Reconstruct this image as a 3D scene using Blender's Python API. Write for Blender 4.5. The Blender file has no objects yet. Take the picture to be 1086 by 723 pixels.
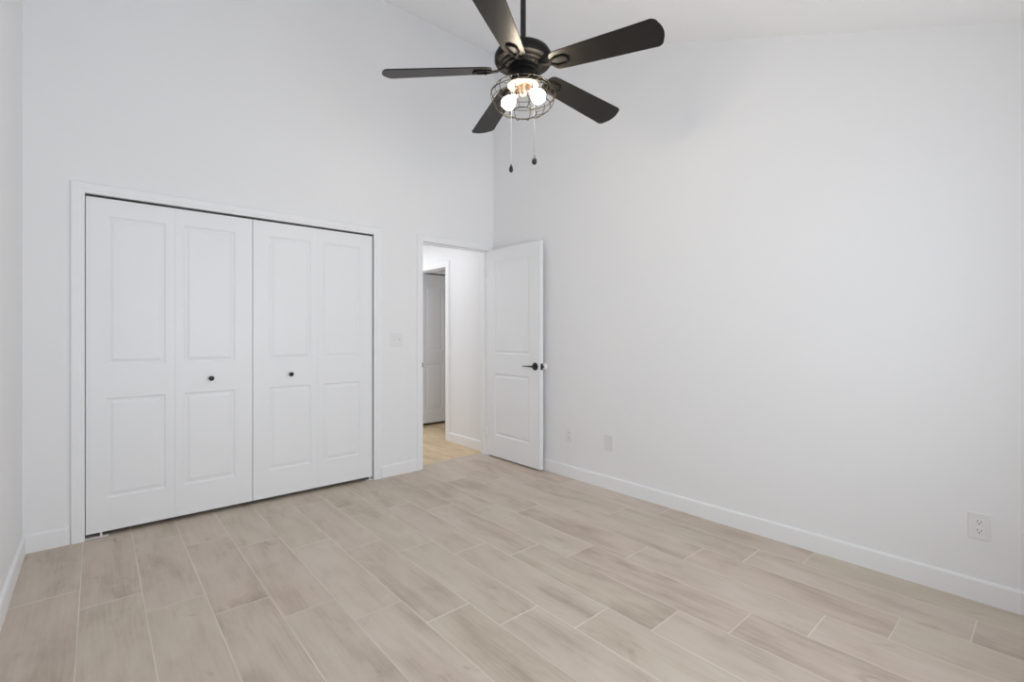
import bpy, bmesh, math
from mathutils import Vector, Matrix

C = bpy.context.scene.collection
SC = bpy.context.scene
PI = math.pi

# ------------------------------------------------------------------ camera
cam_d = bpy.data.cameras.new('camera')
cam_d.sensor_fit = 'HORIZONTAL'
cam_d.sensor_width = 36.0
cam_d.lens = 506.0 / 1086.0 * 36.0
cam_d.shift_y = -7.5 / 1086.0
cam_d.clip_start = 0.02
cam = bpy.data.objects.new('camera', cam_d)
cam.location = (0, 0, 1.2)
cam.rotation_euler = (PI / 2, 0, math.radians(-41.07))
C.objects.link(cam)
SC.camera = cam

# ------------------------------------------------------------------ look
vs = SC.view_settings
vs.view_transform = 'Standard'
vs.look = 'None'
vs.gamma = 1.0
vs.use_curve_mapping = False
vs.exposure = -1.0
cy = SC.cycles
cy.max_bounces = 14
cy.diffuse_bounces = 10
cy.glossy_bounces = 4
cy.use_denoising = True
cy.sample_clamp_indirect = 8.0

# ------------------------------------------------------------------ daylight
world = bpy.data.worlds.new('world')
SC.world = world
world.use_nodes = True
bg = world.node_tree.nodes['Background']
bg.inputs['Color'].default_value = (0.92, 0.96, 1.0, 1)
bg.inputs['Strength'].default_value = 1.0


def area(name, loc, aim, sx, sy, power, color=(1, 1, 1)):
    d = bpy.data.lights.new(name, 'AREA')
    d.shape = 'RECTANGLE'
    d.size, d.size_y = sx, sy
    d.energy = power
    d.color = color
    o = bpy.data.objects.new(name, d)
    o.location = loc
    o.rotation_euler = (Vector(aim) - Vector(loc)).to_track_quat('-Z', 'Y').to_euler()
    C.objects.link(o)
    return o


# daylight entering through the two windows of the wall behind the camera
WINDOWS = [(0.45, 1.25, 0.55, 2.05), (1.35, 2.15, 0.55, 2.05)]
for wx0, wx1, wz0, wz1 in WINDOWS:
    wl = area('window_daylight', ((wx0 + wx1) / 2, -0.62, (wz0 + wz1) / 2), ((wx0 + wx1) / 2, 3.0, (wz0 + wz1) / 2 + .50),
         wx1 - wx0, wz1 - wz0, 40.5, (0.88, 0.945, 1.0))
    wl.data.spread = math.radians(152)
# hall ceiling lamp (out of view above the doorway head), then two added fills
area('hall_lamp', (2.42, 5.1, 2.245), (2.42, 5.1, 0), .7, 2.2, 12, (.96, .98, 1.0))
area('hall_end_fill', (2.42, 6.5, 1.2), (2.62, 3.9, 1.0), .7, 1.7, 18, (.96, .98, 1.0))  # added fill at the windowless hall end, evens out the hall wall
area('side_room_fill', (4.1, 4.6, 2.4), (4.1, 4.6, 0), .3, .3, 3.2, (.95, .98, 1.0))  # added fill without a known fixture, lifts the far grey bifold

# ------------------------------------------------------------------ materials


def mat(name, col, rough=.5, metal=0.0, spec=.5):
    m = bpy.data.materials.new(name)
    m.use_nodes = True
    b = m.node_tree.nodes['Principled BSDF']
    b.inputs['Base Color'].default_value = (*col, 1)
    b.inputs['Roughness'].default_value = rough
    b.inputs['Metallic'].default_value = metal
    b.inputs['Specular IOR Level'].default_value = spec
    return m


def noise_bump(m, scale, strength, dist=.001, detail=3, vec=None):
    nt = m.node_tree
    b = nt.nodes['Principled BSDF']
    g = nt.nodes.new('ShaderNodeNewGeometry')
    n = nt.nodes.new('ShaderNodeTexNoise')
    n.inputs['Scale'].default_value = scale
    n.inputs['Detail'].default_value = detail
    bu = nt.nodes.new('ShaderNodeBump')
    bu.inputs['Strength'].default_value = strength
    bu.inputs['Distance'].default_value = dist
    if vec:
        mp = nt.nodes.new('ShaderNodeVectorMath')
        mp.operation = 'MULTIPLY'
        mp.inputs[1].default_value = vec
        nt.links.new(g.outputs['Position'], mp.inputs[0])
        nt.links.new(mp.outputs[0], n.inputs['Vector'])
    else:
        nt.links.new(g.outputs['Position'], n.inputs['Vector'])
    nt.links.new(n.outputs['Fac'], bu.inputs['Height'])
    nt.links.new(bu.outputs['Normal'], b.inputs['Normal'])
    return m


M = {}
M['wall'] = noise_bump(mat('wall_paint', (.84, .845, .86), .6, spec=.3), 55, .12, .002)
M['ceil'] = noise_bump(mat('ceiling_paint', (.93, .935, .945), .7, spec=.2), 55, .15, .002)
M['trim'] = mat('trim_paint', (.86, .868, .885), .38, spec=.4)
M['door'] = noise_bump(mat('door_paint', (.845, .858, .88), .4, spec=.4), 8, .06, .001, 4, (9, 9, .6))
M['plate'] = mat('white_plastic', (.80, .80, .805), .35)
M['plate_grey'] = mat('greyed_plastic', (.745, .745, .75), .4)
M['slot'] = mat('dark_slot', (.03, .03, .03), .6)
M['black'] = mat('matt_black_metal', (.012, .012, .013), .38, .2)
M['steel'] = mat('nickel_metal', (.35, .35, .36), .35, .9)
M['bronze'] = noise_bump(mat('dark_bronze', (.007, .006, .0056), .5, 0, .2), 90, .08, .0005)
M['wire'] = mat('cage_wire', (.012, .010, .008), .6, 0, .12)
M['iron'] = mat('blade_iron_black', (.007, .007, .007), .7, 0, .08)
M['brass'] = mat('aged_brass', (.36, .285, .23), .45, .7)
M['chain'] = mat('pull_chain_metal', (.10, .095, .09), .5, .5)
M['cord'] = mat('white_cord', (.8, .8, .8), .6)
M['rubber'] = mat('white_rubber', (.9, .9, .9), .5)
M['thresh'] = mat('threshold_strip', (.62, .53, .42), .45)


def blade_mat():
    m = mat('espresso_blade', (.02, .017, .016), .38, spec=.22)
    nt = m.node_tree
    b = nt.nodes['Principled BSDF']
    tc = nt.nodes.new('ShaderNodeTexCoord')
    mp = nt.nodes.new('ShaderNodeMapping')
    mp.inputs['Scale'].default_value = (2.5, 45, 45)
    n = nt.nodes.new('ShaderNodeTexNoise')
    n.inputs['Scale'].default_value = 1.5
    n.inputs['Detail'].default_value = 4
    r = nt.nodes.new('ShaderNodeValToRGB')
    r.color_ramp.elements[0].color = (.012, .0105, .010, 1)
    r.color_ramp.elements[1].color = (.021, .0185, .017, 1)
    nt.links.new(tc.outputs['Object'], mp.inputs['Vector'])
    nt.links.new(mp.outputs[0], n.inputs['Vector'])
    nt.links.new(n.outputs['Fac'], r.inputs['Fac'])
    nt.links.new(r.outputs['Color'], b.inputs['Base Color'])
    return m


M['blade'] = blade_mat()


def bulb_mat():
    m = bpy.data.materials.new('lit_bulb')
    m.use_nodes = True
    b = m.node_tree.nodes['Principled BSDF']
    b.inputs['Base Color'].default_value = (1, .95, .88, 1)
    b.inputs['Emission Color'].default_value = (1, .85, .66, 1)
    b.inputs['Emission Strength'].default_value = 230
    return m


M['bulb'] = bulb_mat()


def planks(name, pw, pl, x0, y0, step, grout_w, cols, grout_col, rough=.42, seed=0.0, kmin=-8.0):
    """wood-look planks running along Y: cols = dark, mid, light"""
    m = bpy.data.materials.new(name)
    m.use_nodes = True
    nt = m.node_tree
    L = nt.links
    b = nt.nodes['Principled BSDF']

    def math_n(op, a, bb=None, c=None):
        n = nt.nodes.new('ShaderNodeMath')
        n.operation = op
        for i, v in enumerate((a, bb, c)):
            if v is None:
                continue
            if isinstance(v, (int, float)):
                n.inputs[i].default_value = v
            else:
                L.new(v, n.inputs[i])
        return n.outputs[0]

    def comb(x, y, z):
        n = nt.nodes.new('ShaderNodeCombineXYZ')
        for i, v in enumerate((x, y, z)):
            if isinstance(v, (int, float)):
                n.inputs[i].default_value = v
            else:
                L.new(v, n.inputs[i])
        return n.outputs[0]

    def noise(vec, scale, detail, rough_=.5, dist=0.0):
        n = nt.nodes.new('ShaderNodeTexNoise')
        n.inputs['Scale'].default_value = scale
        n.inputs['Detail'].default_value = detail
        n.inputs['Roughness'].default_value = rough_
        n.inputs['Distortion'].default_value = dist
        L.new(vec, n.inputs['Vector'])
        return n.outputs['Fac']

    def ramp(fac, stops):
        r = nt.nodes.new('ShaderNodeValToRGB')
        e = r.color_ramp.elements
        e[0].position, e[0].color = stops[0][0], (*stops[0][1], 1)
        e[1].position, e[1].color = stops[-1][0], (*stops[-1][1], 1)
        for p, c in stops[1:-1]:
            q = e.new(p)
            q.color = (*c, 1)
        L.new(fac, r.inputs['Fac'])
        return r.outputs['Color']

    def mix(kind, fac, a, bb):
        n = nt.nodes.new('ShaderNodeMix')
        n.data_type = 'RGBA'
        n.blend_type = kind
        for s, v in ((n.inputs['Factor'], fac), (n.inputs['A'], a), (n.inputs['B'], bb)):
            if isinstance(v, (int, float)):
                s.default_value = v
            elif isinstance(v, tuple):
                s.default_value = (*v, 1)
            else:
                L.new(v, s)
        return n.outputs['Result']

    g = nt.nodes.new('ShaderNodeNewGeometry')
    sp = nt.nodes.new('ShaderNodeSeparateXYZ')
    L.new(g.outputs['Position'], sp.inputs[0])
    X, Y = sp.outputs[0], sp.outputs[1]
    a = math_n('DIVIDE', math_n('SUBTRACT', X, x0), pw)
    k = math_n('MAXIMUM', math_n('FLOOR', a), kmin)
    u = math_n('SUBTRACT', a, k)
    yy = math_n('DIVIDE', math_n('ADD', math_n('SUBTRACT', Y, y0), math_n('MULTIPLY', k, step)), pl)
    j = math_n('FLOOR', yy)
    v = math_n('SUBTRACT', yy, j)
    # the cut row against the wall has no joint on its wall side
    ue = math_n('ADD', u, math_n('MULTIPLY', math_n('LESS_THAN', a, kmin + .5), 10))
    du = math_n('MULTIPLY', math_n('MINIMUM', ue, math_n('SUBTRACT', 1, u)), pw)
    dv = math_n('MULTIPLY', math_n('MINIMUM', v, math_n('SUBTRACT', 1, v)), pl)
    wn = nt.nodes.new('ShaderNodeTexWhiteNoise')
    wn.noise_dimensions = '3D'
    L.new(comb(k, j, 3.3 + seed), wn.inputs['Vector'])
    sw = nt.nodes.new('ShaderNodeSeparateColor')
    L.new(wn.outputs['Color'], sw.inputs[0])
    ra, rb, rc = sw.outputs[0], sw.outputs[1], sw.outputs[2]
    zid = math_n('MULTIPLY', wn.outputs['Value'], 60)
    xx = math_n('ADD', X, math_n('MULTIPLY', ra, 7))
    yv = math_n('ADD', Y, math_n('MULTIPLY', rb, 9))
    # broad wandering bands along the plank
    broad = noise(comb(math_n('MULTIPLY', xx, 8), math_n('MULTIPLY', yv, 1.7), zid), 1.0, 3, .55, .6)
    fine = noise(comb(math_n('MULTIPLY', xx, 110), math_n('MULTIPLY', yv, 5.0), zid), 1.0, 4, .6, .3)
    cloud = noise(comb(math_n('MULTIPLY', xx, 5.5), math_n('MULTIPLY', yv, 3.6), zid), 1.0, 3, .6, .8)
    streak = noise(comb(math_n('MULTIPLY', xx, 30), math_n('MULTIPLY', yv, 1.5), zid), 1.0, 5, .65, .5)
    t = math_n('ADD', math_n('ADD', math_n('MULTIPLY', broad, .46), math_n('MULTIPLY', streak, .15)),
               math_n('ADD', math_n('MULTIPLY', fine, .19), math_n('MULTIPLY', cloud, .20)))
    t = math_n('ADD', t, math_n('MULTIPLY', math_n('SUBTRACT', rc, .5), .07))
    base = ramp(t, [(.36, cols[0]), (.475, cols[1]), (.60, cols[2])])
    # some planks lean pinker, some greener-grey
    base = mix('MULTIPLY', .55, base, ramp(ra, [(0, (.97, 1.0, .95)), (.5, (1, 1, 1)), (1, (1.0, .965, .965))]))
    # knots: sparse dark smudges
    kn = noise(comb(math_n('MULTIPLY', xx, 9), math_n('MULTIPLY', yv, 4.2), math_n('ADD', zid, 17)), 1.0, 2, .5, 1.2)
    km = nt.nodes.new('ShaderNodeMapRange')
    km.inputs['From Min'].default_value = .66
    km.inputs['From Max'].default_value = .80
    km.inputs['To Max'].default_value = .8
    L.new(kn, km.inputs['Value'])
    base = mix('MULTIPLY', km.outputs[0], base, (.74, .69, .64))
    gd = math_n('MINIMUM', math_n('ADD', du, .0005), dv)
    gm = nt.nodes.new('ShaderNodeMapRange')
    gm.inputs['From Min'].default_value = grout_w * .5
    gm.inputs['From Max'].default_value = grout_w * .5 + .0008
    gm.inputs['To Min'].default_value = 1
    gm.inputs['To Max'].default_value = 0
    L.new(gd, gm.inputs['Value'])
    gn = noise(comb(math_n('MULTIPLY', X, 2.2), math_n('MULTIPLY', Y, 2.2), 4.0 + seed), 1.0, 2)
    gcol = mix('MIX', ramp(gn, [(.38, (0, 0, 0)), (.62, (1, 1, 1))]), tuple(c * .84 for c in grout_col), grout_col)
    col = mix('MIX', gm.outputs[0], base, gcol)
    L.new(col, b.inputs['Base Color'])
    rr = nt.nodes.new('ShaderNodeMapRange')
    rr.inputs['To Min'].default_value = rough - .05
    rr.inputs['To Max'].default_value = rough + .1
    L.new(fine, rr.inputs['Value'])
    L.new(rr.outputs[0], b.inputs['Roughness'])
    b.inputs['Specular IOR Level'].default_value = .35
    bu = nt.nodes.new('ShaderNodeBump')
    bu.inputs['Strength'].default_value = .35
    bu.inputs['Distance'].default_value = .001
    hgt = math_n('SUBTRACT', math_n('MULTIPLY', fine, .25), gm.outputs[0])
    L.new(hgt, bu.inputs['Height'])
    L.new(bu.outputs['Normal'], b.inputs['Normal'])
    return m


M['tile'] = planks('wood_look_tile', .2185, .87, 1.4725, 1.30, .2145, .0036,
                   ((.425, .352, .288), (.552, .470, .398), (.612, .535, .465)), (.76, .70, .63))
M['plank'] = planks('oak_plank', .15, 1.2, 2.0, 3.5, .43, .0012,
                    ((.46, .33, .20), (.64, .49, .32), (.74, .59, .40)), (.40, .30, .20), .45, 5.0)

# ------------------------------------------------------------------ helpers


def new_bm():
    return bmesh.new()


def add_box(bm, x0, x1, y0, y1, z0, z1):
    vs_ = [bm.verts.new(p) for p in ((x0, y0, z0), (x1, y0, z0), (x1, y1, z0), (x0, y1, z0),
                                     (x0, y0, z1), (x1, y0, z1), (x1, y1, z1), (x0, y1, z1))]
    for f in ((0, 3, 2, 1), (4, 5, 6, 7), (0, 1, 5, 4), (1, 2, 6, 5), (2, 3, 7, 6), (3, 0, 4, 7)):
        bm.faces.new([vs_[i] for i in f])


def add_prism(bm, pts, axis, a, b):
    """extrude the closed polygon pts (2-D) along axis 'x','y' or 'z' from a to b"""
    def p3(p, t):
        return {'x': (t, p[0], p[1]), 'y': (p[0], t, p[1]), 'z': (p[0], p[1], t)}[axis]
    A = [bm.verts.new(p3(p, a)) for p in pts]
    B = [bm.verts.new(p3(p, b)) for p in pts]
    n = len(pts)
    bm.faces.new(A[::-1])
    bm.faces.new(B)
    for i in range(n):
        bm.faces.new((A[i], A[(i + 1) % n], B[(i + 1) % n], B[i]))


def add_lathe(bm, prof, seg=48, mtx=None, caps=True):
    rings = []
    for r, z in prof:
        if r < 1e-6:
            rings.append([bm.verts.new((0, 0, z))])
        else:
            rings.append([bm.verts.new((r * math.cos(2 * PI * i / seg), r * math.sin(2 * PI * i / seg), z)) for i in range(seg)])
    for A, B in zip(rings, rings[1:]):
        for i in range(seg):
            j = (i + 1) % seg
            if len(A) == 1 and len(B) == 1:
                continue
            if len(A) == 1:
                bm.faces.new((A[0], B[j], B[i]))
            elif len(B) == 1:
                bm.faces.new((A[i], A[j], B[0]))
            else:
                bm.faces.new((A[i], A[j], B[j], B[i]))
    if caps:
        if len(rings[0]) > 1:
            bm.faces.new(rings[0][::-1])
        if len(rings[-1]) > 1:
            bm.faces.new(rings[-1])
    if mtx is not None:
        vv = [v for R_ in rings for v in R_]
        bmesh.ops.transform(bm, matrix=mtx, verts=vv)


def add_tube(bm, pts, r, seg=8, closed=False, radii=None, flat=1.0):
    pts = [Vector(p) for p in pts]
    n = len(pts)
    rings = []
    up = None
    for i, p in enumerate(pts):
        if closed:
            t = (pts[(i + 1) % n] - pts[i - 1]).normalized()
        else:
            t = (pts[min(i + 1, n - 1)] - pts[max(i - 1, 0)]).normalized()
        if up is None:
            up = Vector((0, 0, 1)) if abs(t.z) < .9 else Vector((1, 0, 0))
        s = t.cross(up)
        if s.length < 1e-5:
            s = t.orthogonal()
        s.normalize()
        w = s.cross(t).normalized()
        up = w
        rr = radii[i] if radii else r
        rings.append([bm.verts.new(p + s * rr * math.cos(2 * PI * k / seg) + w * rr * flat * math.sin(2 * PI * k / seg)) for k in range(seg)])
    m = n if closed else n - 1
    for i in range(m):
        A, B = rings[i], rings[(i + 1) % n]
        for k in range(seg):
            l = (k + 1) % seg
            bm.faces.new((A[k], A[l], B[l], B[k]))
    if not closed:
        bm.faces.new(rings[0][::-1])
        bm.faces.new(rings[-1])


def obj(name, bm, m, parent=None, bevel=0, smooth=False, loc=None, seg=2):
    bmesh.ops.recalc_face_normals(bm, faces=bm.faces)
    me = bpy.data.meshes.new(name)
    bm.to_mesh(me)
    bm.free()
    if smooth:
        for p in me.polygons:
            p.use_smooth = True
        try:
            me.set_sharp_from_angle(angle=math.radians(38))
        except Exception:
            pass
    me.materials.append(m)
    o = bpy.data.objects.new(name, me)
    C.objects.link(o)
    if loc is not None:
        o.location = loc
    if parent is not None:
        o.parent = parent
    if bevel:
        b = o.modifiers.new('bevel', 'BEVEL')
        b.width = bevel
        b.segments = seg
        b.limit_method = 'ANGLE'
        b.angle_limit = math.radians(40)
    return o


def tag(o, label, cat, kind=None, group=None):
    o['label'] = label
    o['category'] = cat
    if kind:
        o['kind'] = kind
    if group:
        o['group'] = group
    return o


def thing(name, loc, label, cat, kind=None, group=None):
    o = bpy.data.objects.new(name, None)
    o.empty_display_size = .05
    o.location = loc
    C.objects.link(o)
    return tag(o, label, cat, kind, group)


def box_obj(name, boxes, m, parent=None, bevel=0):
    bm = new_bm()
    for b in boxes:
        add_box(bm, *b)
    return obj(name, bm, m, parent, bevel)


# ------------------------------------------------------------------ room shell
XL, XR, YB, YF = -0.304, 2.991, 3.717, -0.45     # left wall, right wall, closet wall, window wall
WT = 0.113
SLOPE = 0.402
ZTOP = 3.99


def zc(y):
    return ZTOP - SLOPE * (YB - y)


tag(box_obj('floor', [(XL - .1, XR + .1, YF - .12, YB + .105, -.06, 0)], M['tile']),
    'pale wood-look tile floor of the bedroom laid in stepped rows', 'floor', 'structure')
tag(box_obj('floor.001', [(1.9, 4.9, YB + .105, 6.7, -.06, 0)], M['plank']),
    'warm tan plank floor of the hallway seen beyond the doorway', 'floor', 'structure')
tag(box_obj('floor.002', [(-.4, 1.9, YB + .105, 4.6, -.06, 0)], M['tile']),
    'floor inside the closet behind the bifold doors', 'floor', 'structure')

bm = new_bm()
add_prism(bm, [(YF - .12, zc(YF - .12)), (YB + WT, zc(YB + WT)), (YB + WT, zc(YB + WT) + .1), (YF - .12, zc(YF - .12) + .1)], 'x', XL - .1, XR + .1)
tag(obj('ceiling', bm, M['ceil']), 'white sloping ceiling rising towards the closet wall', 'ceiling', 'structure')

# closet wall, with the closet opening and the doorway cut out
CX0, CX1, CZ = -0.068, 1.742, 2.036      # closet rough opening
DX0, DX1, DZ = 2.164, 2.936, 2.038       # doorway rough opening
ZW = zc(YB)
tag(box_obj('wall_back', [(XL - .1, CX0, YB, YB + WT, 0, ZW), (CX0, CX1, YB, YB + WT, CZ, ZW),
                          (CX1, DX0, YB, YB + WT, 0, ZW), (DX0, DX1, YB, YB + WT, DZ, ZW),
                          (DX1, XR + .1, YB, YB + WT, 0, ZW)], M['wall']),
    'tall white wall holding the closet doors and the open doorway', 'wall', 'structure')


def side_wall(name, x0, x1, label):
    bm = new_bm()
    add_prism(bm, [(YF - .12, 0), (YB, 0), (YB, zc(YB)), (YF - .12, zc(YF - .12))], 'x', x0, x1)
    tag(obj(name, bm, M['wall']), label, 'wall', 'structure')


side_wall('wall_right', XR, XR + .1, 'long bare white wall with outlets that the open door swings against')
side_wall('wall_left', XL - .1, XL, 'narrow strip of white wall meeting the closet wall at its far end from the doorway')

# wall behind the camera with two windows
bxs = []
zf = zc(YF)
xs = [XL - .1, WINDOWS[0][0], WINDOWS[0][1], WINDOWS[1][0], WINDOWS[1][1], XR + .1]
for i in range(5):
    if i in (1, 3):
        bxs += [(xs[i], xs[i + 1], YF - .12, YF, 0, WINDOWS[0][2]), (xs[i], xs[i + 1], YF - .12, YF, WINDOWS[0][3], zf - .002)]
    else:
        bxs.append((xs[i], xs[i + 1], YF - .12, YF, 0, zf - .002))
tag(box_obj('wall_front', bxs, M['wall']), 'low white wall with two windows opposite the closet', 'wall', 'structure')
for i, (a, b, z0, z1) in enumerate(WINDOWS):
    w = thing('window_%d' % (i + 1), ((a + b) / 2, YF, z0), 'white framed window %s in the wall opposite the closet' % ('nearer the outlet wall' if i else 'farther from the outlet wall'), 'window', 'structure')
    f = .04
    zm = (z0 + z1) / 2
    o = box_obj('window_frame', [(a, a + f, YF - .09, YF - .03, z0, z1), (b - f, b, YF - .09, YF - .03, z0, z1),
                                 (a + f, b - f, YF - .09, YF - .03, z1 - f, z1), (a + f, b - f, YF - .09, YF - .03, z0, z0 + f),
                                 (a + f, b - f, YF - .085, YF - .035, zm - .02, zm + .02)], M['trim'], w)
    o.matrix_parent_inverse = Matrix.Translation(-w.location)
    o = box_obj('window_sill', [(a - .04, b + .04, YF - .005, YF + .05, z0 - .025, z0 - .001)], M['trim'], w, .004)
    o.matrix_parent_inverse = Matrix.Translation(-w.location)

# closet interior, hall and far room shells
tag(box_obj('wall_closet', [(-.4, 1.9, 4.5, 4.6, 0, 2.45), (-.4, -.3, YB + WT, 4.5, 0, 2.45), (1.9, 2.0, YB + WT, 6.6, 0, 2.45),
                            (-.3, 1.9, YB + WT, 4.5, 2.4, 2.45)], M['wall']),
    'white walls inside the closet behind the bifold doors', 'wall', 'structure')
HX = 2.985                      # hall wall face
OY0, OY1, OZ = 4.572, 5.40, 1.972   # cased opening in it
tag(box_obj('wall_hall', [(HX, HX + .115, YB + WT, OY0, 0, 2.26), (HX, HX + .115, OY0, OY1, OZ, 2.26),
                          (HX, HX + .115, OY1, 6.6, 0, 2.26)], M['wall']),
    'white hallway wall with a cased opening seen through the doorway', 'wall', 'structure')
tag(box_obj('wall_hall.001', [(2.0, 3.2, 6.6, 6.7, 0, 2.26)], M['wall']), 'white wall at the far end of the hallway', 'wall', 'structure')
tag(box_obj('ceiling.001', [(2.0, HX + .115, YB + WT, 6.6, 2.26, 2.34)], M['ceil']), 'flat white ceiling of the hallway', 'ceiling', 'structure')
GY = 5.434                      # plane of the grey bifold beyond the opening
GX0, GX1, GZ = 3.15, 3.96, 1.998
tag(box_obj('wall_side', [(HX + .115, GX0, GY, GY + .1, 0, 2.44), (GX0, GX1, GY, GY + .1, GZ, 2.44), (GX1, 4.9, GY, GY + .1, 0, 2.44)], M['wall']),
    'shaded wall around the far bifold door beyond the hallway opening', 'wall', 'structure')
tag(box_obj('wall_side.001', [(4.8, 4.9, YB + WT, GY, 0, 2.44), (HX + .115, 4.8, YB + WT, YB + WT + .08, 0, 2.44),
                              (GX0 - .1, GX1 + .1, GY + .6, GY + .7, 0, 2.44), (GX0 - .1, GX0, GY + .1, GY + .6, 0, 2.44), (GX1, GX1 + .1, GY + .1, GY + .6, 0, 2.44)], M['wall']),
    'walls of the dim room beyond the hallway', 'wall', 'structure')
tag(box_obj('ceiling.002', [(HX + .115, 4.9, YB + WT, 6.2, 2.44, 2.5)], M['ceil']), 'ceiling of the dim room beyond the hallway', 'ceiling', 'structure')

# ------------------------------------------------------------------ trim


def casing(bm, axis, u0, u1, zt, w, t, face, sgn, z0=0.0):
    """flat casing with an eased outer edge round an opening u0..u1 x z0..zt; axis: direction the opening runs along.
    face = wall surface coordinate, sgn = outward direction of the wall"""
    def prof(a_in, a_out):
        d = 1 if a_out > a_in else -1
        o = [(a_in, 0), (a_in, t * .72), (a_in + d * .006, t * .85), (a_in + d * .016, t * .85), (a_in + d * .022, t), (a_out - d * .006, t), (a_out, t * .6), (a_out, 0)]
        return o
    def P(u, n, z):
        return (u, face + sgn * n, z) if axis == 'x' else (face + sgn * n, u, z)
    prL = prof(u0, u0 - w)
    prR = prof(u1, u1 + w)
    prT = prof(zt, zt + w)
    # mitred loop: rings at left-bottom, left-top, right-top, right-bottom
    rings = []
    rings.append([P(u, n, z0) for u, n in prL])
    rings.append([P(u, n, z) for (u, n), (z, _) in zip(prL, prT)])
    rings.append([P(u, n, z) for (u, n), (z, _) in zip(prR, prT)])
    rings.append([P(u, n, z0) for u, n in prR])
    R = [[bm.verts.new(p) for p in r] for r in rings]
    for A, B in zip(R, R[1:]):
        for i in range(len(A)):
            j = (i + 1) % len(A)
            bm.faces.new((A[i], A[j], B[j], B[i]))
    bm.faces.new(R[0])
    bm.faces.new(R[-1][::-1])


# closet casing + jamb
bm = new_bm()
casing(bm, 'x', -.05, 1.724, 2.018, .062, .017, YB, -1)
add_box(bm, CX0 + .001, -.05, YB - .002, YB + WT, 0, CZ - .001)
add_box(bm, 1.724, CX1 - .001, YB - .002, YB + WT, 0, CZ - .001)
add_box(bm, -.05, 1.724, YB - .002, YB + WT, 2.018, CZ - .001)
tag(obj('trim_1', bm, M['trim']), 'white casing around the closet opening', 'door casing', 'structure')

# doorway casing + jamb + stop
t2 = thing('trim_2', (2.55, YB, 0), 'white casing and jamb of the open doorway to the hallway', 'door casing', 'structure')
bm = new_bm()
casing(bm, 'x', 2.182, 2.918, 2.022, .056, .016, YB, -1)
add_box(bm, DX0 + .001, 2.182, YB - .002, YB + WT + .002, 0, DZ - .001)
add_box(bm, 2.918, DX1 - .001, YB - .002, YB + WT + .002, 0, DZ - .001)
add_box(bm, 2.182, 2.918, YB - .002, YB + WT + .002, 2.022, DZ - .001)
add_box(bm, 2.182, 2.193, YB + .042, YB + .08, 0, 2.022)
add_box(bm, 2.907, 2.918, YB + .042, YB + .08, 0, 2.022)
add_box(bm, 2.193, 2.907, YB + .042, YB + .08, 2.011, 2.022)
o = obj('casing', bm, M['trim'], t2)
o.matrix_parent_inverse = Matrix.Translation(-t2.location)
bm = new_bm()
add_box(bm, 2.1805, 2.184, YB - .004, YB + .034, .895, .955)
add_box(bm, 2.172, 2.184, YB - .0175, YB - .0015, .905, .945)
o = obj('strike_plate', bm, M['steel'], t2, .0008)
o['label'] = 'small dark metal strike plate on the doorway jamb'
o.matrix_parent_inverse = Matrix.Translation(-t2.location)

# cased opening in the hall wall
bm = new_bm()
casing(bm, 'y', 4.556, 5.384, 1.957, .066, .017, HX, -1)
add_box(bm, HX - .002, HX + .117, 4.556, OY0 - .001, 0, OZ - .001)
add_box(bm, HX - .002, HX + .117, 5.384, OY1 - .001, 0, OZ - .001)
add_box(bm, HX - .002, HX + .117, 4.556, 5.384, 1.957, OZ - .001)
tag(obj('trim_3', bm, M['trim']), 'white casing around the opening in the hallway wall', 'door casing', 'structure')
# casing of the far closet
bm = new_bm()
casing(bm, 'x', GX0 + .0, GX1, GZ, .05, .015, GY, -1)
tag(obj('trim_4', bm, M['trim']), 'grey-looking casing around the far bifold door beyond the hallway', 'door casing', 'structure')

BBP = [(0, 0), (.014, 0), (.014, .090), (.011, .0975), (.006, .100), (0, .100)]


def baseboard(name, axis, face, sgn, a, b, label):
    bm = new_bm()
    pts = [(face + sgn * (n - .0006), z) for n, z in BBP]
    # axis = direction it runs along
    add_prism(bm, pts, axis, a, b) if axis == 'y' else add_prism(bm, pts, 'x', a, b)
    return tag(obj(name, bm, M['trim']), label, 'baseboard', 'structure')


baseboard('baseboard_back', 'x', YB, -1, XL, -.113, 'short white baseboard between the room corner and the closet casing')
baseboard('baseboard_back.001', 'x', YB, -1, 1.787, 2.125, 'short white baseboard under the light switch between closet and doorway')
baseboard('baseboard_right', 'y', XR, -1, YF, YB - .02, 'long white baseboard along the bare wall with the outlets')
baseboard('baseboard_left', 'y', XL, 1, YF, YB - .014, 'white baseboard on the wall beside the closet corner')
baseboard('baseboard_front', 'x', YF, 1, XL + .014, XR - .014, 'white baseboard under the windows')
baseboard('baseboard_hall', 'y', HX, -1, YB + WT + .002, 4.489, 'white baseboard on the hallway wall seen through the doorway')
bm = new_bm()
add_prism(bm, [(YB + .085, .0005), (YB + .093, .005), (YB + .117, .005), (YB + .125, .0005)], 'x', 2.183, 2.917)
tag(obj('trim_5', bm, M['thresh']), 'thin tan threshold strip between tile and hallway planks', 'threshold', 'structure')

# ------------------------------------------------------------------ panelled doors


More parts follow.
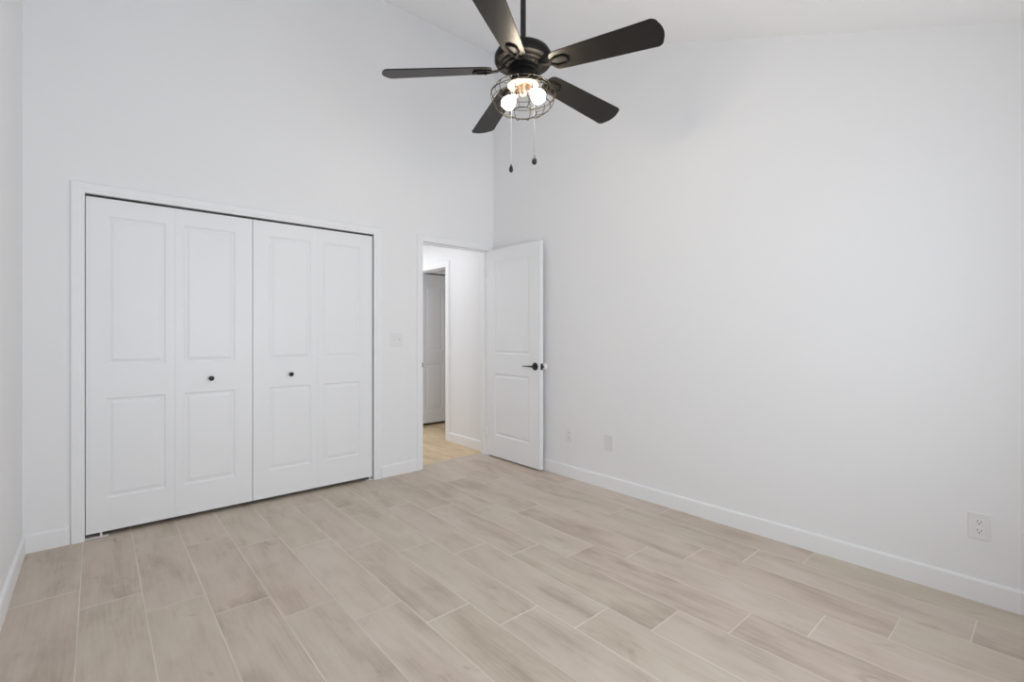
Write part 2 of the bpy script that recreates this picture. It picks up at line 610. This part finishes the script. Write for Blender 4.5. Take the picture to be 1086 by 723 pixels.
def panel_slab(w, h, t, rects, both=True):
    """door slab in local x (0..w), z (0..h); front at y=0, back at y=t. rects = moulded panels (x0,x1,z0,z1)."""
    bm = new_bm()
    xs_ = sorted({0, w, *[r[0] for r in rects], *[r[1] for r in rects]})
    zs_ = sorted({0, h, *[r[2] for r in rects], *[r[3] for r in rects]})
    prof = [(0, 0), (.004, .0035), (.010, .0065), (.017, .0065), (.024, .0045), (.033, .0016), (.038, .0012)]

    def face(y, s):
        for i in range(len(xs_) - 1):
            for j in range(len(zs_) - 1):
                x0, x1, z0, z1 = xs_[i], xs_[i + 1], zs_[j], zs_[j + 1]
                if any(abs(r[0] - x0) < 1e-6 and abs(r[1] - x1) < 1e-6 and r[2] <= z0 + 1e-6 and r[3] >= z1 - 1e-6 for r in rects):
                    prev = None
                    for d, dep in prof:
                        yy = y + s * dep
                        R = [bm.verts.new(p) for p in ((x0 + d, yy, z0 + d), (x1 - d, yy, z0 + d), (x1 - d, yy, z1 - d), (x0 + d, yy, z1 - d))]
                        if prev:
                            for k in range(4):
                                l = (k + 1) % 4
                                bm.faces.new((prev[k], prev[l], R[l], R[k]))
                        prev = R
                    bm.faces.new(prev)
                else:
                    bm.faces.new([bm.verts.new(p) for p in ((x0, y, z0), (x1, y, z0), (x1, y, z1), (x0, y, z1))])
    face(0, 1)
    face(t, -1)
    for a, b in (((0, 0), (w, 0)), ((w, 0), (w, h)), ((w, h), (0, h)), ((0, h), (0, 0))):
        bm.faces.new([bm.verts.new(p) for p in ((a[0], 0, a[1]), (b[0], 0, b[1]), (b[0], t, b[1]), (a[0], t, a[1]))])
    bmesh.ops.remove_doubles(bm, verts=bm.verts, dist=1e-5)
    return bm


def ease(bm, w, h, t, r=.0015):
    es = [e for e in bm.edges if all(abs(v.co.y) < 1e-5 and (abs(v.co.x) < 1e-5 or abs(v.co.x - w) < 1e-5 or abs(v.co.z) < 1e-5 or abs(v.co.z - h) < 1e-5) for v in e.verts)
          and (abs(e.verts[0].co.x - e.verts[1].co.x) < 1e-5 and (abs(e.verts[0].co.x) < 1e-5 or abs(e.verts[0].co.x - w) < 1e-5))]
    bmesh.ops.bevel(bm, geom=es, offset=r, segments=2, affect='EDGES', profile=.5)
    return bm


def knob_bm():
    bm = new_bm()
    add_lathe(bm, [(.009, 0), (.009, .003), (.0055, .006), (.005, .014), (.009, .019), (.0145, .022), (.016, .027), (.0135, .031), (.006, .0335), (0, .034)], 24,
              Matrix.Rotation(PI / 2, 4, 'X'))
    return bm


LZ0, LZ1 = .028, 2.004
YD = YB + .006            # front face of the bifold leaves


def bifold(name, leaves, label, yd, z0, z1, knobs=None, panels=None):
    """leaves: list of (x0, x1, panel_x0, panel_x1)"""
    cx = (leaves[0][0] + leaves[-1][1]) / 2
    root = thing(name, (cx, yd, 0), label, 'bifold door', 'structure')
    for i, (x0, x1, p0, p1) in enumerate(leaves):
        w, h = x1 - x0, z1 - z0
        rects = [(p0 - x0, p1 - x0, a - z0, b - z0) for a, b in panels]
        leaf = obj('leaf', ease(panel_slab(w, h, .03, rects), w, h, .03), M['door'], root, loc=(x0 - cx, 0, z0))
        if knobs and knobs[i] is not None:
            k = obj('knob', knob_bm(), M['black'], leaf, smooth=True, loc=(knobs[i] - x0, -.0003, .905 - z0))
            k['label'] = 'small round black knob'
    return root


PZ = [(.222, .818), (1.015, 1.90)]
d2 = bifold('door_2', [(-.0465, .3812, .045, .333), (.3818, .8265, .427, .72)],
            'white panelled bifold closet door nearer the room corner, farther from the light switch', YD, LZ0, LZ1, [None, .577], PZ)
d3 = bifold('door_3', [(.8305, 1.2737, .935, 1.224), (1.2743, 1.7150, 1.32, 1.610)],
            'white panelled bifold closet door nearer the light switch and doorway', YD, LZ0, LZ1, [1.079, None], PZ)
bifold('door_4', [(3.154, 3.553, 3.249, 3.506), (3.555, 3.954, 3.602, 3.859)],
       'shaded grey bifold door glimpsed through the doorway beyond the hallway opening', GY + .012, .030, 1.984, None, [(.19, .808), (.99, 1.835)])
# floor pivot brackets of the closet bifolds
for root, xa, xb, xp in ((d2, -.049, .055, .022), (d3, 1.665, 1.7225, 1.70)):
    bm = new_bm()
    add_box(bm, xa, xb, YD - .004, YD + .028, .0003, .004)
    add_lathe(bm, [(.006, .003), (.006, .03)], 12, Matrix.Translation((xp, YD + .012, 0)))
    o = obj('pivot_bracket', bm, M['plate'], root)
    o.matrix_parent_inverse = Matrix.Translation(-root.location)
# overhead track
for root, xa, xb in ((d2, -.045, .8265), (d3, .8305, 1.72)):
    o = box_obj('track', [(xa, xb, YD + .008, YD + .026, 2.008, 2.0175)], M['slot'], root)
    o.matrix_parent_inverse = Matrix.Translation(-root.location)

# room door, swung open against the right wall. local x runs from hinge to free edge (world -Y), front faces -X
DW, DH, DT = .752, 2.005, .035
door = thing('door_1', (2.914, 3.722, .015), 'white two-panel interior door standing open with a black lever handle', 'door', 'structure')
slab = panel_slab(DW, DH, DT, [(.125, .612, .206, .802), (.125, .612, .995, 1.886)])
slab = ease(slab, DW, DH, DT)
rot = Matrix.Rotation(-PI / 2, 4, 'Z')      # local +x -> world -y, local +y -> world +x
bmesh.ops.transform(slab, matrix=rot, verts=slab.verts)
leaf = obj('leaf', slab, M['door'], door)
hy = -.690       # spindle position (local y), 60 mm from the free edge
HZ = .898


def lever_set(side):
    bm = new_bm()
    s = -1 if side == 'front' else 1
    x0 = 0 if side == 'front' else DT
    m = Matrix.Translation((x0, hy, HZ)) @ Matrix.Rotation(s * PI / 2, 4, 'Y')
    add_lathe(bm, [(.034, 0), (.034, .005), (.031, .008), (.013, .010), (.0105, .014), (.0105, .040), (.009, .044), (0, .045)], 36, m)
    return bm


def lever_bm(side):
    bm = new_bm()
    s = -1 if side == 'front' else 1
    x0 = 0 if side == 'front' else DT
    ln = .037 if side == 'front' else .030
    pts, rad = [], []
    for i in range(15):
        t = i / 14
        pts.append((x0 + s * (ln - .010 * t * t), hy - .011 + .150 * t, HZ + .002 * math.sin(PI * t) - .003 * t))
        rad.append(.0125 - .0075 * t ** .8)
    add_tube(bm, pts, .01, 12, radii=rad, flat=.75)
    return bm


ro = obj('handle_rose', lever_set('front'), M['black'], leaf, smooth=True)
ro['label'] = 'round black rose of the lever handle'
lv = obj('lever_handle', lever_bm('front'), M['black'], leaf, smooth=True)
lv['label'] = 'slim tapering black door lever'
bm = new_bm()
m = Matrix.Translation((DT, hy, HZ)) @ Matrix.Rotation(PI / 2, 4, 'Y')
add_lathe(bm, [(.0315, 0), (.0315, .005), (.029, .008), (.012, .010), (.010, .013), (.010, .0235), (.009, .025), (0, .026)], 36, m)
o = obj('handle_rose', bm, M['black'], leaf, smooth=True)
bm = new_bm()
pts = [(DT + .021, hy - .011 + .12 * i / 10, HZ) for i in range(11)]
add_tube(bm, pts, .007, 10, radii=[.0045] * 11)
obj('lever_handle', bm, M['black'], leaf, smooth=True)
bm = new_bm()
add_box(bm, .004, .031, -DW - .0015, -DW + .001, HZ - .028, HZ + .028)
o = obj('latch_plate', bm, M['black'], leaf, .002)
o['label'] = 'black latch plate on the door edge'
bm = new_bm()
add_prism(bm, [(.0175, -DW - .004), (.0300, -DW - .0150), (.0300, -DW - .001), (.0175, -DW - .001)], 'z', HZ - .010, HZ + .010)
obj('latch_bolt', bm, M['black'], leaf)
for hz in (.22, 1.02, 1.80):
    bm = new_bm()
    add_lathe(bm, [(.0055, -.044), (.0065, -.042), (.0065, .042), (.0055, .044)], 14, Matrix.Translation((-.0035, -.0035, hz)))
    add_box(bm, -.0005, .0005, -.030, -.003, hz - .042, hz + .042)
    obj('hinge', bm, M['trim'], leaf, smooth=True)

# white rubber bumper on the wall behind the door handle
bm = new_bm()
add_lathe(bm, [(.030, 0), (.030, .005), (.027, .011), (.020, .016), (.010, .019), (0, .0195)], 32, Matrix.Rotation(-PI / 2, 4, 'Y'))
tag(obj('door_bumper', bm, M['rubber'], smooth=True, loc=(XR, 2.992, .914)),
    'round white door bumper on the wall behind the lever handle', 'door stop')

# ------------------------------------------------------------------ switch and outlets


def plate_bm(w, h, t=.0062):
    """cover plate in local (a across, n outward, z up) = (x, -y, z)"""
    bm = new_bm()
    prev = None
    for d, n in ((0, 0), (0, t * .6), (.002, t * .85), (.005, .0055)):
        R = [bm.verts.new(p) for p in ((-w / 2 + d, -n, -h / 2 + d), (w / 2 - d, -n, -h / 2 + d), (w / 2 - d, -n, h / 2 - d), (-w / 2 + d, -n, h / 2 - d))]
        if prev:
            for k in range(4):
                bm.faces.new((prev[k], prev[(k + 1) % 4], R[(k + 1) % 4], R[k]))
        else:
            bm.faces.new(R[::-1])
        prev = R
    bm.faces.new(prev)
    return bm


def screw_bm(x, z, y):
    bm = new_bm()
    add_lathe(bm, [(.0032, 0), (.0028, .0010), (0, .0013)], 14, Matrix.Translation((x, y, z)) @ Matrix.Rotation(PI / 2, 4, 'X'))
    return bm


def outlet(loc, rotz, label):
    root = thing('wall_outlet', loc, label, 'outlet', None)
    root.rotation_euler = (0, 0, rotz)
    pl = obj('cover_plate', plate_bm(.074, .117), M['plate'], root)
    obj('screw', screw_bm(0, 0, -.0055), M['plate'], pl, smooth=True)
    for s in (1, -1):
        cz = s * .0195
        bm = new_bm()
        pts = []
        for i in range(48):
            a = 2 * PI * i / 48
            x, z = .0172 * math.cos(a), .0172 * math.sin(a)
            pts.append((x, cz + max(-.0140, min(.0140, z))))
        # prism along y
        add_prism(bm, pts, 'y', -.0054, -.0078)
        rc = obj('receptacle', bm, M['plate'], root, .0006)
        for sx, hh in ((-.0064, .0042), (.0064, .0036)):
            obj('slot', _box(sx - .0011, sx + .0011, -.0080, -.0070, cz + .0030 - hh, cz + .0030 + hh), M['slot'], rc)
        bm = new_bm()
        add_lathe(bm, [(.0027, .0070), (.0027, .0080)], 16, Matrix.Translation((0, 0, cz - .0072)) @ Matrix.Rotation(PI / 2, 4, 'X'))
        obj('ground_hole', bm, M['slot'], rc)
    return root


def _box(*a):
    bm = new_bm()
    add_box(bm, *a)
    return bm


RW = PI / 2 * -1    # local -y must face world -x : rotate so that (0,-1) -> (-1,0)
outlet((XR, .236, .337), RW, 'white duplex outlet low on the bare wall, nearest and most clearly seen')
outlet((XR, 2.696, .355), RW, 'white duplex outlet low on the wall just beyond the open door edge')

wp = thing('wall_plate', (XR, 2.293, .357), 'plain greyish white cover plate between the two outlets low on the wall', 'wall plate')
wp.rotation_euler = (0, 0, RW)
pl = obj('cover_plate', plate_bm(.080, .118), M['plate_grey'], wp)
bm = new_bm()
add_box(bm, -.0165, .0165, -.0066, -.0050, -.033, .033)
ins = obj('insert', bm, M['plate_grey'], wp, .001)
for z in (.047, -.047):
    obj('screw', screw_bm(0, z, -.0055), M['plate_grey'], pl, smooth=True)

sw = thing('light_switch', (1.932, YB, 1.151), 'white double toggle light switch between closet and doorway', 'light switch')
pl = obj('cover_plate', plate_bm(.117, .116), M['plate'], sw)
for x in (-.0235, .0235):
    bm = new_bm()
    add_box(bm, x - .0062, x + .0062, -.0064, -.0050, -.0135, .0135)
    fr = obj('toggle_frame', bm, M['plate'], sw, .0006)
    bm = new_bm()
    add_prism(bm, [(-.0050, -.006), (-.0050, .006), (-.0165, .0115), (-.0180, .0055)], 'x', x - .0045, x + .0045)
    obj('toggle', bm, M['plate'], fr, .0008)
    for z in (.030, -.030):
        obj('screw', screw_bm(x, z, -.0055), M['plate'], pl, smooth=True)

# ------------------------------------------------------------------ ceiling fan
FX, FY = 1.5358, 1.6814
ZC = zc(FY)
fan = thing('ceiling_fan', (FX, FY, ZC), 'black five-blade ceiling fan with a lit wire-cage lamp hanging on a downrod', 'ceiling fan')


def F(name, bm, m, parent=None, **kw):
    """fan part given in coordinates with the axis at x=y=0 and absolute z"""
    bmesh.ops.translate(bm, vec=(0, 0, -ZC), verts=bm.verts)
    return obj(name, bm, m, parent if parent is not None else fan, **kw)


tilt = math.atan(SLOPE)
bm = new_bm()
add_lathe(bm, [(.072, .0), (.072, -.012), (.066, -.030), (.050, -.052), (.026, -.066), (.018, -.070), (0, -.070)], 40,
          Matrix.Translation((0, 0, ZC)) @ Matrix.Rotation(tilt, 4, 'X'))
F('canopy', bm, M['bronze'], smooth=True)
bm = new_bm()
add_lathe(bm, [(.0132, 2.55), (.0132, ZC - .03)], 24)
F('downrod', bm, M['black'], smooth=True)

bm = new_bm()
add_lathe(bm, [(0, 2.575), (.020, 2.575), (.026, 2.572), (.028, 2.563), (.060, 2.560), (.100, 2.553), (.125, 2.540), (.1365, 2.520), (.137, 2.500),
               (.131, 2.488), (.116, 2.483), (.112, 2.4835), (.106, 2.477), (.098, 2.474), (.094, 2.4745), (.089, 2.466), (.076, 2.462), (0, 2.462)][::-1], 64)
F('motor_housing', bm, M['bronze'], smooth=True)
bm = new_bm()
add_lathe(bm, [(0, 2.4625), (.074, 2.4625), (.074, 2.450), (.068, 2.444), (0, 2.444)][::-1], 48)
F('flywheel', bm, M['iron'], smooth=True)
bm = new_bm()
add_lathe(bm, [(0, 2.4445), (.060, 2.4445), (.063, 2.438), (.063, 2.424), (.0595, 2.421), (.0595, 2.402), (.064, 2.399), (.064, 2.3955), (0, 2.3955)][::-1], 48)
F('switch_housing', bm, M['bronze'], smooth=True)

# blades
AZ0 = 3.096 - 41.07
PITCH = -.2462


def blade_bm():
    n = 14
    r0, r1 = .150, .665
    th = .0055
    out = []
    # outline, +v side then tip then -v side, with rounded corners
    w0, w1 = .052, .0735

    def halfw(r):
        t = (r - r0) / (r1 - r0)
        return w0 + (w1 - w0) * (t ** .9)
    up = []
    # root corner (eased)
    for a in range(0, 91, 15):
        c = .03
        up.append((r0 + c - c * math.cos(math.radians(a)), halfw(r0) - c + c * math.sin(math.radians(a)) + .0))
    for i in range(1, n):
        r = r0 + .03 + (r1 - .050 - r0 - .03) * i / n
        up.append((r, halfw(r)))
    # tip: rounded corners joined by a gently bowed end
    c = .030
    hw = halfw(r1 - c)
    for a in range(0, 81, 10):
        up.append((r1 - .012 - c + c * math.sin(math.radians(a)), hw - c + c * math.cos(math.radians(a))))
    rt, vt = up[-1]
    for i in range(1, 7):
        v = vt * (1 - i / 7)
        up.append((r1 - (r1 - rt) * (v / vt) ** 2, v))
    pts = up + [(r, -v) for r, v in up[::-1]]
    cl = []
    for p in pts:
        if not cl or (abs(cl[-1][0] - p[0]) + abs(cl[-1][1] - p[1])) > 1e-4:
            cl.append(p)
    bm = new_bm()
    add_prism(bm, cl, 'z', 0, th)
    return bm


def iron_bm():
    """blade iron: an arm from the flywheel that opens into a long hairpin loop under the blade root"""
    bm = new_bm()
    z = -.0045
    loop = []
    w = .023
    xa, xb = .150, .236
    for i in range(9):
        loop.append((xa + (xb - w - xa) * i / 8, -w * (.45 + .55 * min(1, i / 4)), z))
    for a in range(-75, 91, 15):
        loop.append((xb - w + w * math.cos(math.radians(a)), w * math.sin(math.radians(a)), z))
    for i in range(8, -1, -1):
        loop.append((xa + (xb - w - xa) * i / 8, w * (.45 + .55 * min(1, i / 4)), z))
    add_tube(bm, loop, .0058, 8, closed=True, flat=.75)
    arm = [(.060, 0, .014), (.085, 0, .012), (.105, 0, .004), (.125, 0, -.003), (.150, 0, -.0045)]
    add_tube(bm, arm, .01, 10, radii=[.014, .014, .012, .011, .0105], flat=.55)
    for x, y in ((.178, w), (.178, -w), (.236, 0)):
        add_lathe(bm, [(0, -.0105), (.004, -.010), (.006, -.007), (.006, -.001)], 14, Matrix.Translation((x, y, 0)))
    return bm


blade_mesh = iron_mesh = None
for k in range(5):
    az = math.radians(180 + 72 * k + AZ0)
    mtx = Matrix.Rotation(az, 4, 'Z') @ Matrix.Rotation(.064, 4, 'Y') @ Matrix.Rotation(PITCH, 4, 'X')
    if blade_mesh is None:
        b = obj('blade', blade_bm(), M['blade'], fan, .0015)
        ir = obj('blade_iron', iron_bm(), M['iron'], b, smooth=True)
        blade_mesh, iron_mesh = b, ir
    else:
        b = blade_mesh.copy()
        C.objects.link(b)
        b.parent = fan
        ir = iron_mesh.copy()
        C.objects.link(ir)
        ir.parent = b
    b.matrix_local = Matrix.Translation((0, 0, 2.4588 - ZC)) @ mtx

# wire cage
PROF = [(.076, 2.387), (.108, 2.382), (.136, 2.368), (.152, 2.349), (.155, 2.334), (.145, 2.306), (.122, 2.277), (.092, 2.259), (.063, 2.252)]
prof_s = []
# smooth the profile with Catmull-Rom
for i in range(len(PROF) - 1):
    p0 = Vector(PROF[max(i - 1, 0)]); p1 = Vector(PROF[i]); p2 = Vector(PROF[i + 1]); p3 = Vector(PROF[min(i + 2, len(PROF) - 1)])
    for s in range(4):
        t = s / 4
        prof_s.append(.5 * ((2 * p1) + (-p0 + p2) * t + (2 * p0 - 5 * p1 + 4 * p2 - p3) * t * t + (-p0 + 3 * p1 - 3 * p2 + p3) * t ** 3))
prof_s.append(Vector(PROF[-1]))
bm = new_bm()
WR = .0019
CA = math.radians(-131.07)       # direction towards the camera
for k in range(12):
    a = CA + math.radians(15 + 30 * k)
    add_tube(bm, [(p.x * math.cos(a), p.x * math.sin(a), p.y) for p in prof_s], WR, 6)
for r, z, wr in ((.076, 2.387, .0026), (.133, 2.3705, WR), (.1545, 2.338, WR), (.130, 2.285, WR), (.063, 2.252, .0024)):
    add_tube(bm, [(r * math.cos(2 * PI * i / 60), r * math.sin(2 * PI * i / 60), z) for i in range(60)], wr, 6, closed=True)
cage = F('lamp_cage', bm, M['wire'], smooth=True)
cage['label'] = 'round dark wire cage around the bulbs'
# fitter plate with sockets
bm = new_bm()
add_lathe(bm, [(0, 2.381), (.072, 2.381), (.0745, 2.385), (.0745, 2.390), (.062, 2.396), (0, 2.396)], 48)
F('cage_ring', bm, M['brass'], smooth=True)
bm = new_bm()
add_lathe(bm, [(0, 2.335), (.012, 2.336), (.017, 2.345), (.020, 2.360), (.024, 2.382), (0, 2.382)], 24)
F('lamp_stem', bm, M['brass'], smooth=True)
LAT = Vector((.754, -.657, 0))
FWD = Vector((.657, .754, 0))
for k, ang in enumerate((-24, 156)):
    dirh = LAT * math.cos(math.radians(ang)) + FWD * math.sin(math.radians(ang))
    d = (dirh * .74 - Vector((0, 0, .67))).normalized()
    base = dirh * .016 + Vector((0, 0, 2.372))
    q = Vector((0, 0, 1)).rotation_difference(d).to_matrix().to_4x4()
    mt = Matrix.Translation(base) @ q
    bm = new_bm()
    add_lathe(bm, [(0, 0), (.013, 0), (.0155, .006), (.0155, .034), (.0135, .036), (0, .036)], 24, mt)
    so = F('socket', bm, M['brass'], smooth=True)
    bm = new_bm()
    add_lathe(bm, [(.0115, .0362), (.0125, .044), (.021, .052), (.031, .068), (.034, .082), (.0305, .099), (.018, .111), (0, .115)], 28, mt)
    bu = F('bulb', bm, M['bulb'], so, smooth=True)
    bu['label'] = 'glowing warm white bulb'


def chain(lat, fwd, zt, zb, m, fob_len, fob_r, label):
    p = LAT * lat + FWD * fwd
    bm = new_bm()
    n = 40
    add_tube(bm, [(p.x, p.y, zt + (zb - zt) * i / n) for i in range(n + 1)], .0011, 6,
             radii=[.0009 if i % 2 else .0006 for i in range(n + 1)])
    # eyelet at the switch housing
    h = p.normalized()
    add_tube(bm, [tuple(h * .058 + Vector((0, 0, zt + .006))), tuple(h * .064 + Vector((0, 0, zt + .006))), (p.x, p.y, zt)], .002, 6)
    c = F('pull_chain', bm, m, smooth=True)
    bm = new_bm()
    L_ = fob_len
    add_lathe(bm, [(0, 0), (.0022, -.0005), (.003, -.12 * L_), (.0042, -.2 * L_), (.75 * fob_r, -.40 * L_), (fob_r, -.66 * L_), (.85 * fob_r, -.86 * L_), (.45 * fob_r, -.97 * L_), (0, -L_)], 20,
              Matrix.Translation((p.x, p.y, zb)))
    f = F('fob', bm, M['black'], c, smooth=True)
    c['label'] = label
    return c


chain(-.0575, -.030, 2.410, 2.000, M['cord'], .040, .0098, 'thin pale pull chain with a small black fob, the longer one')
chain(.0555, .042, 2.410, 2.068, M['chain'], .046, .0128, 'thin grey pull chain with a black teardrop fob, the shorter one')
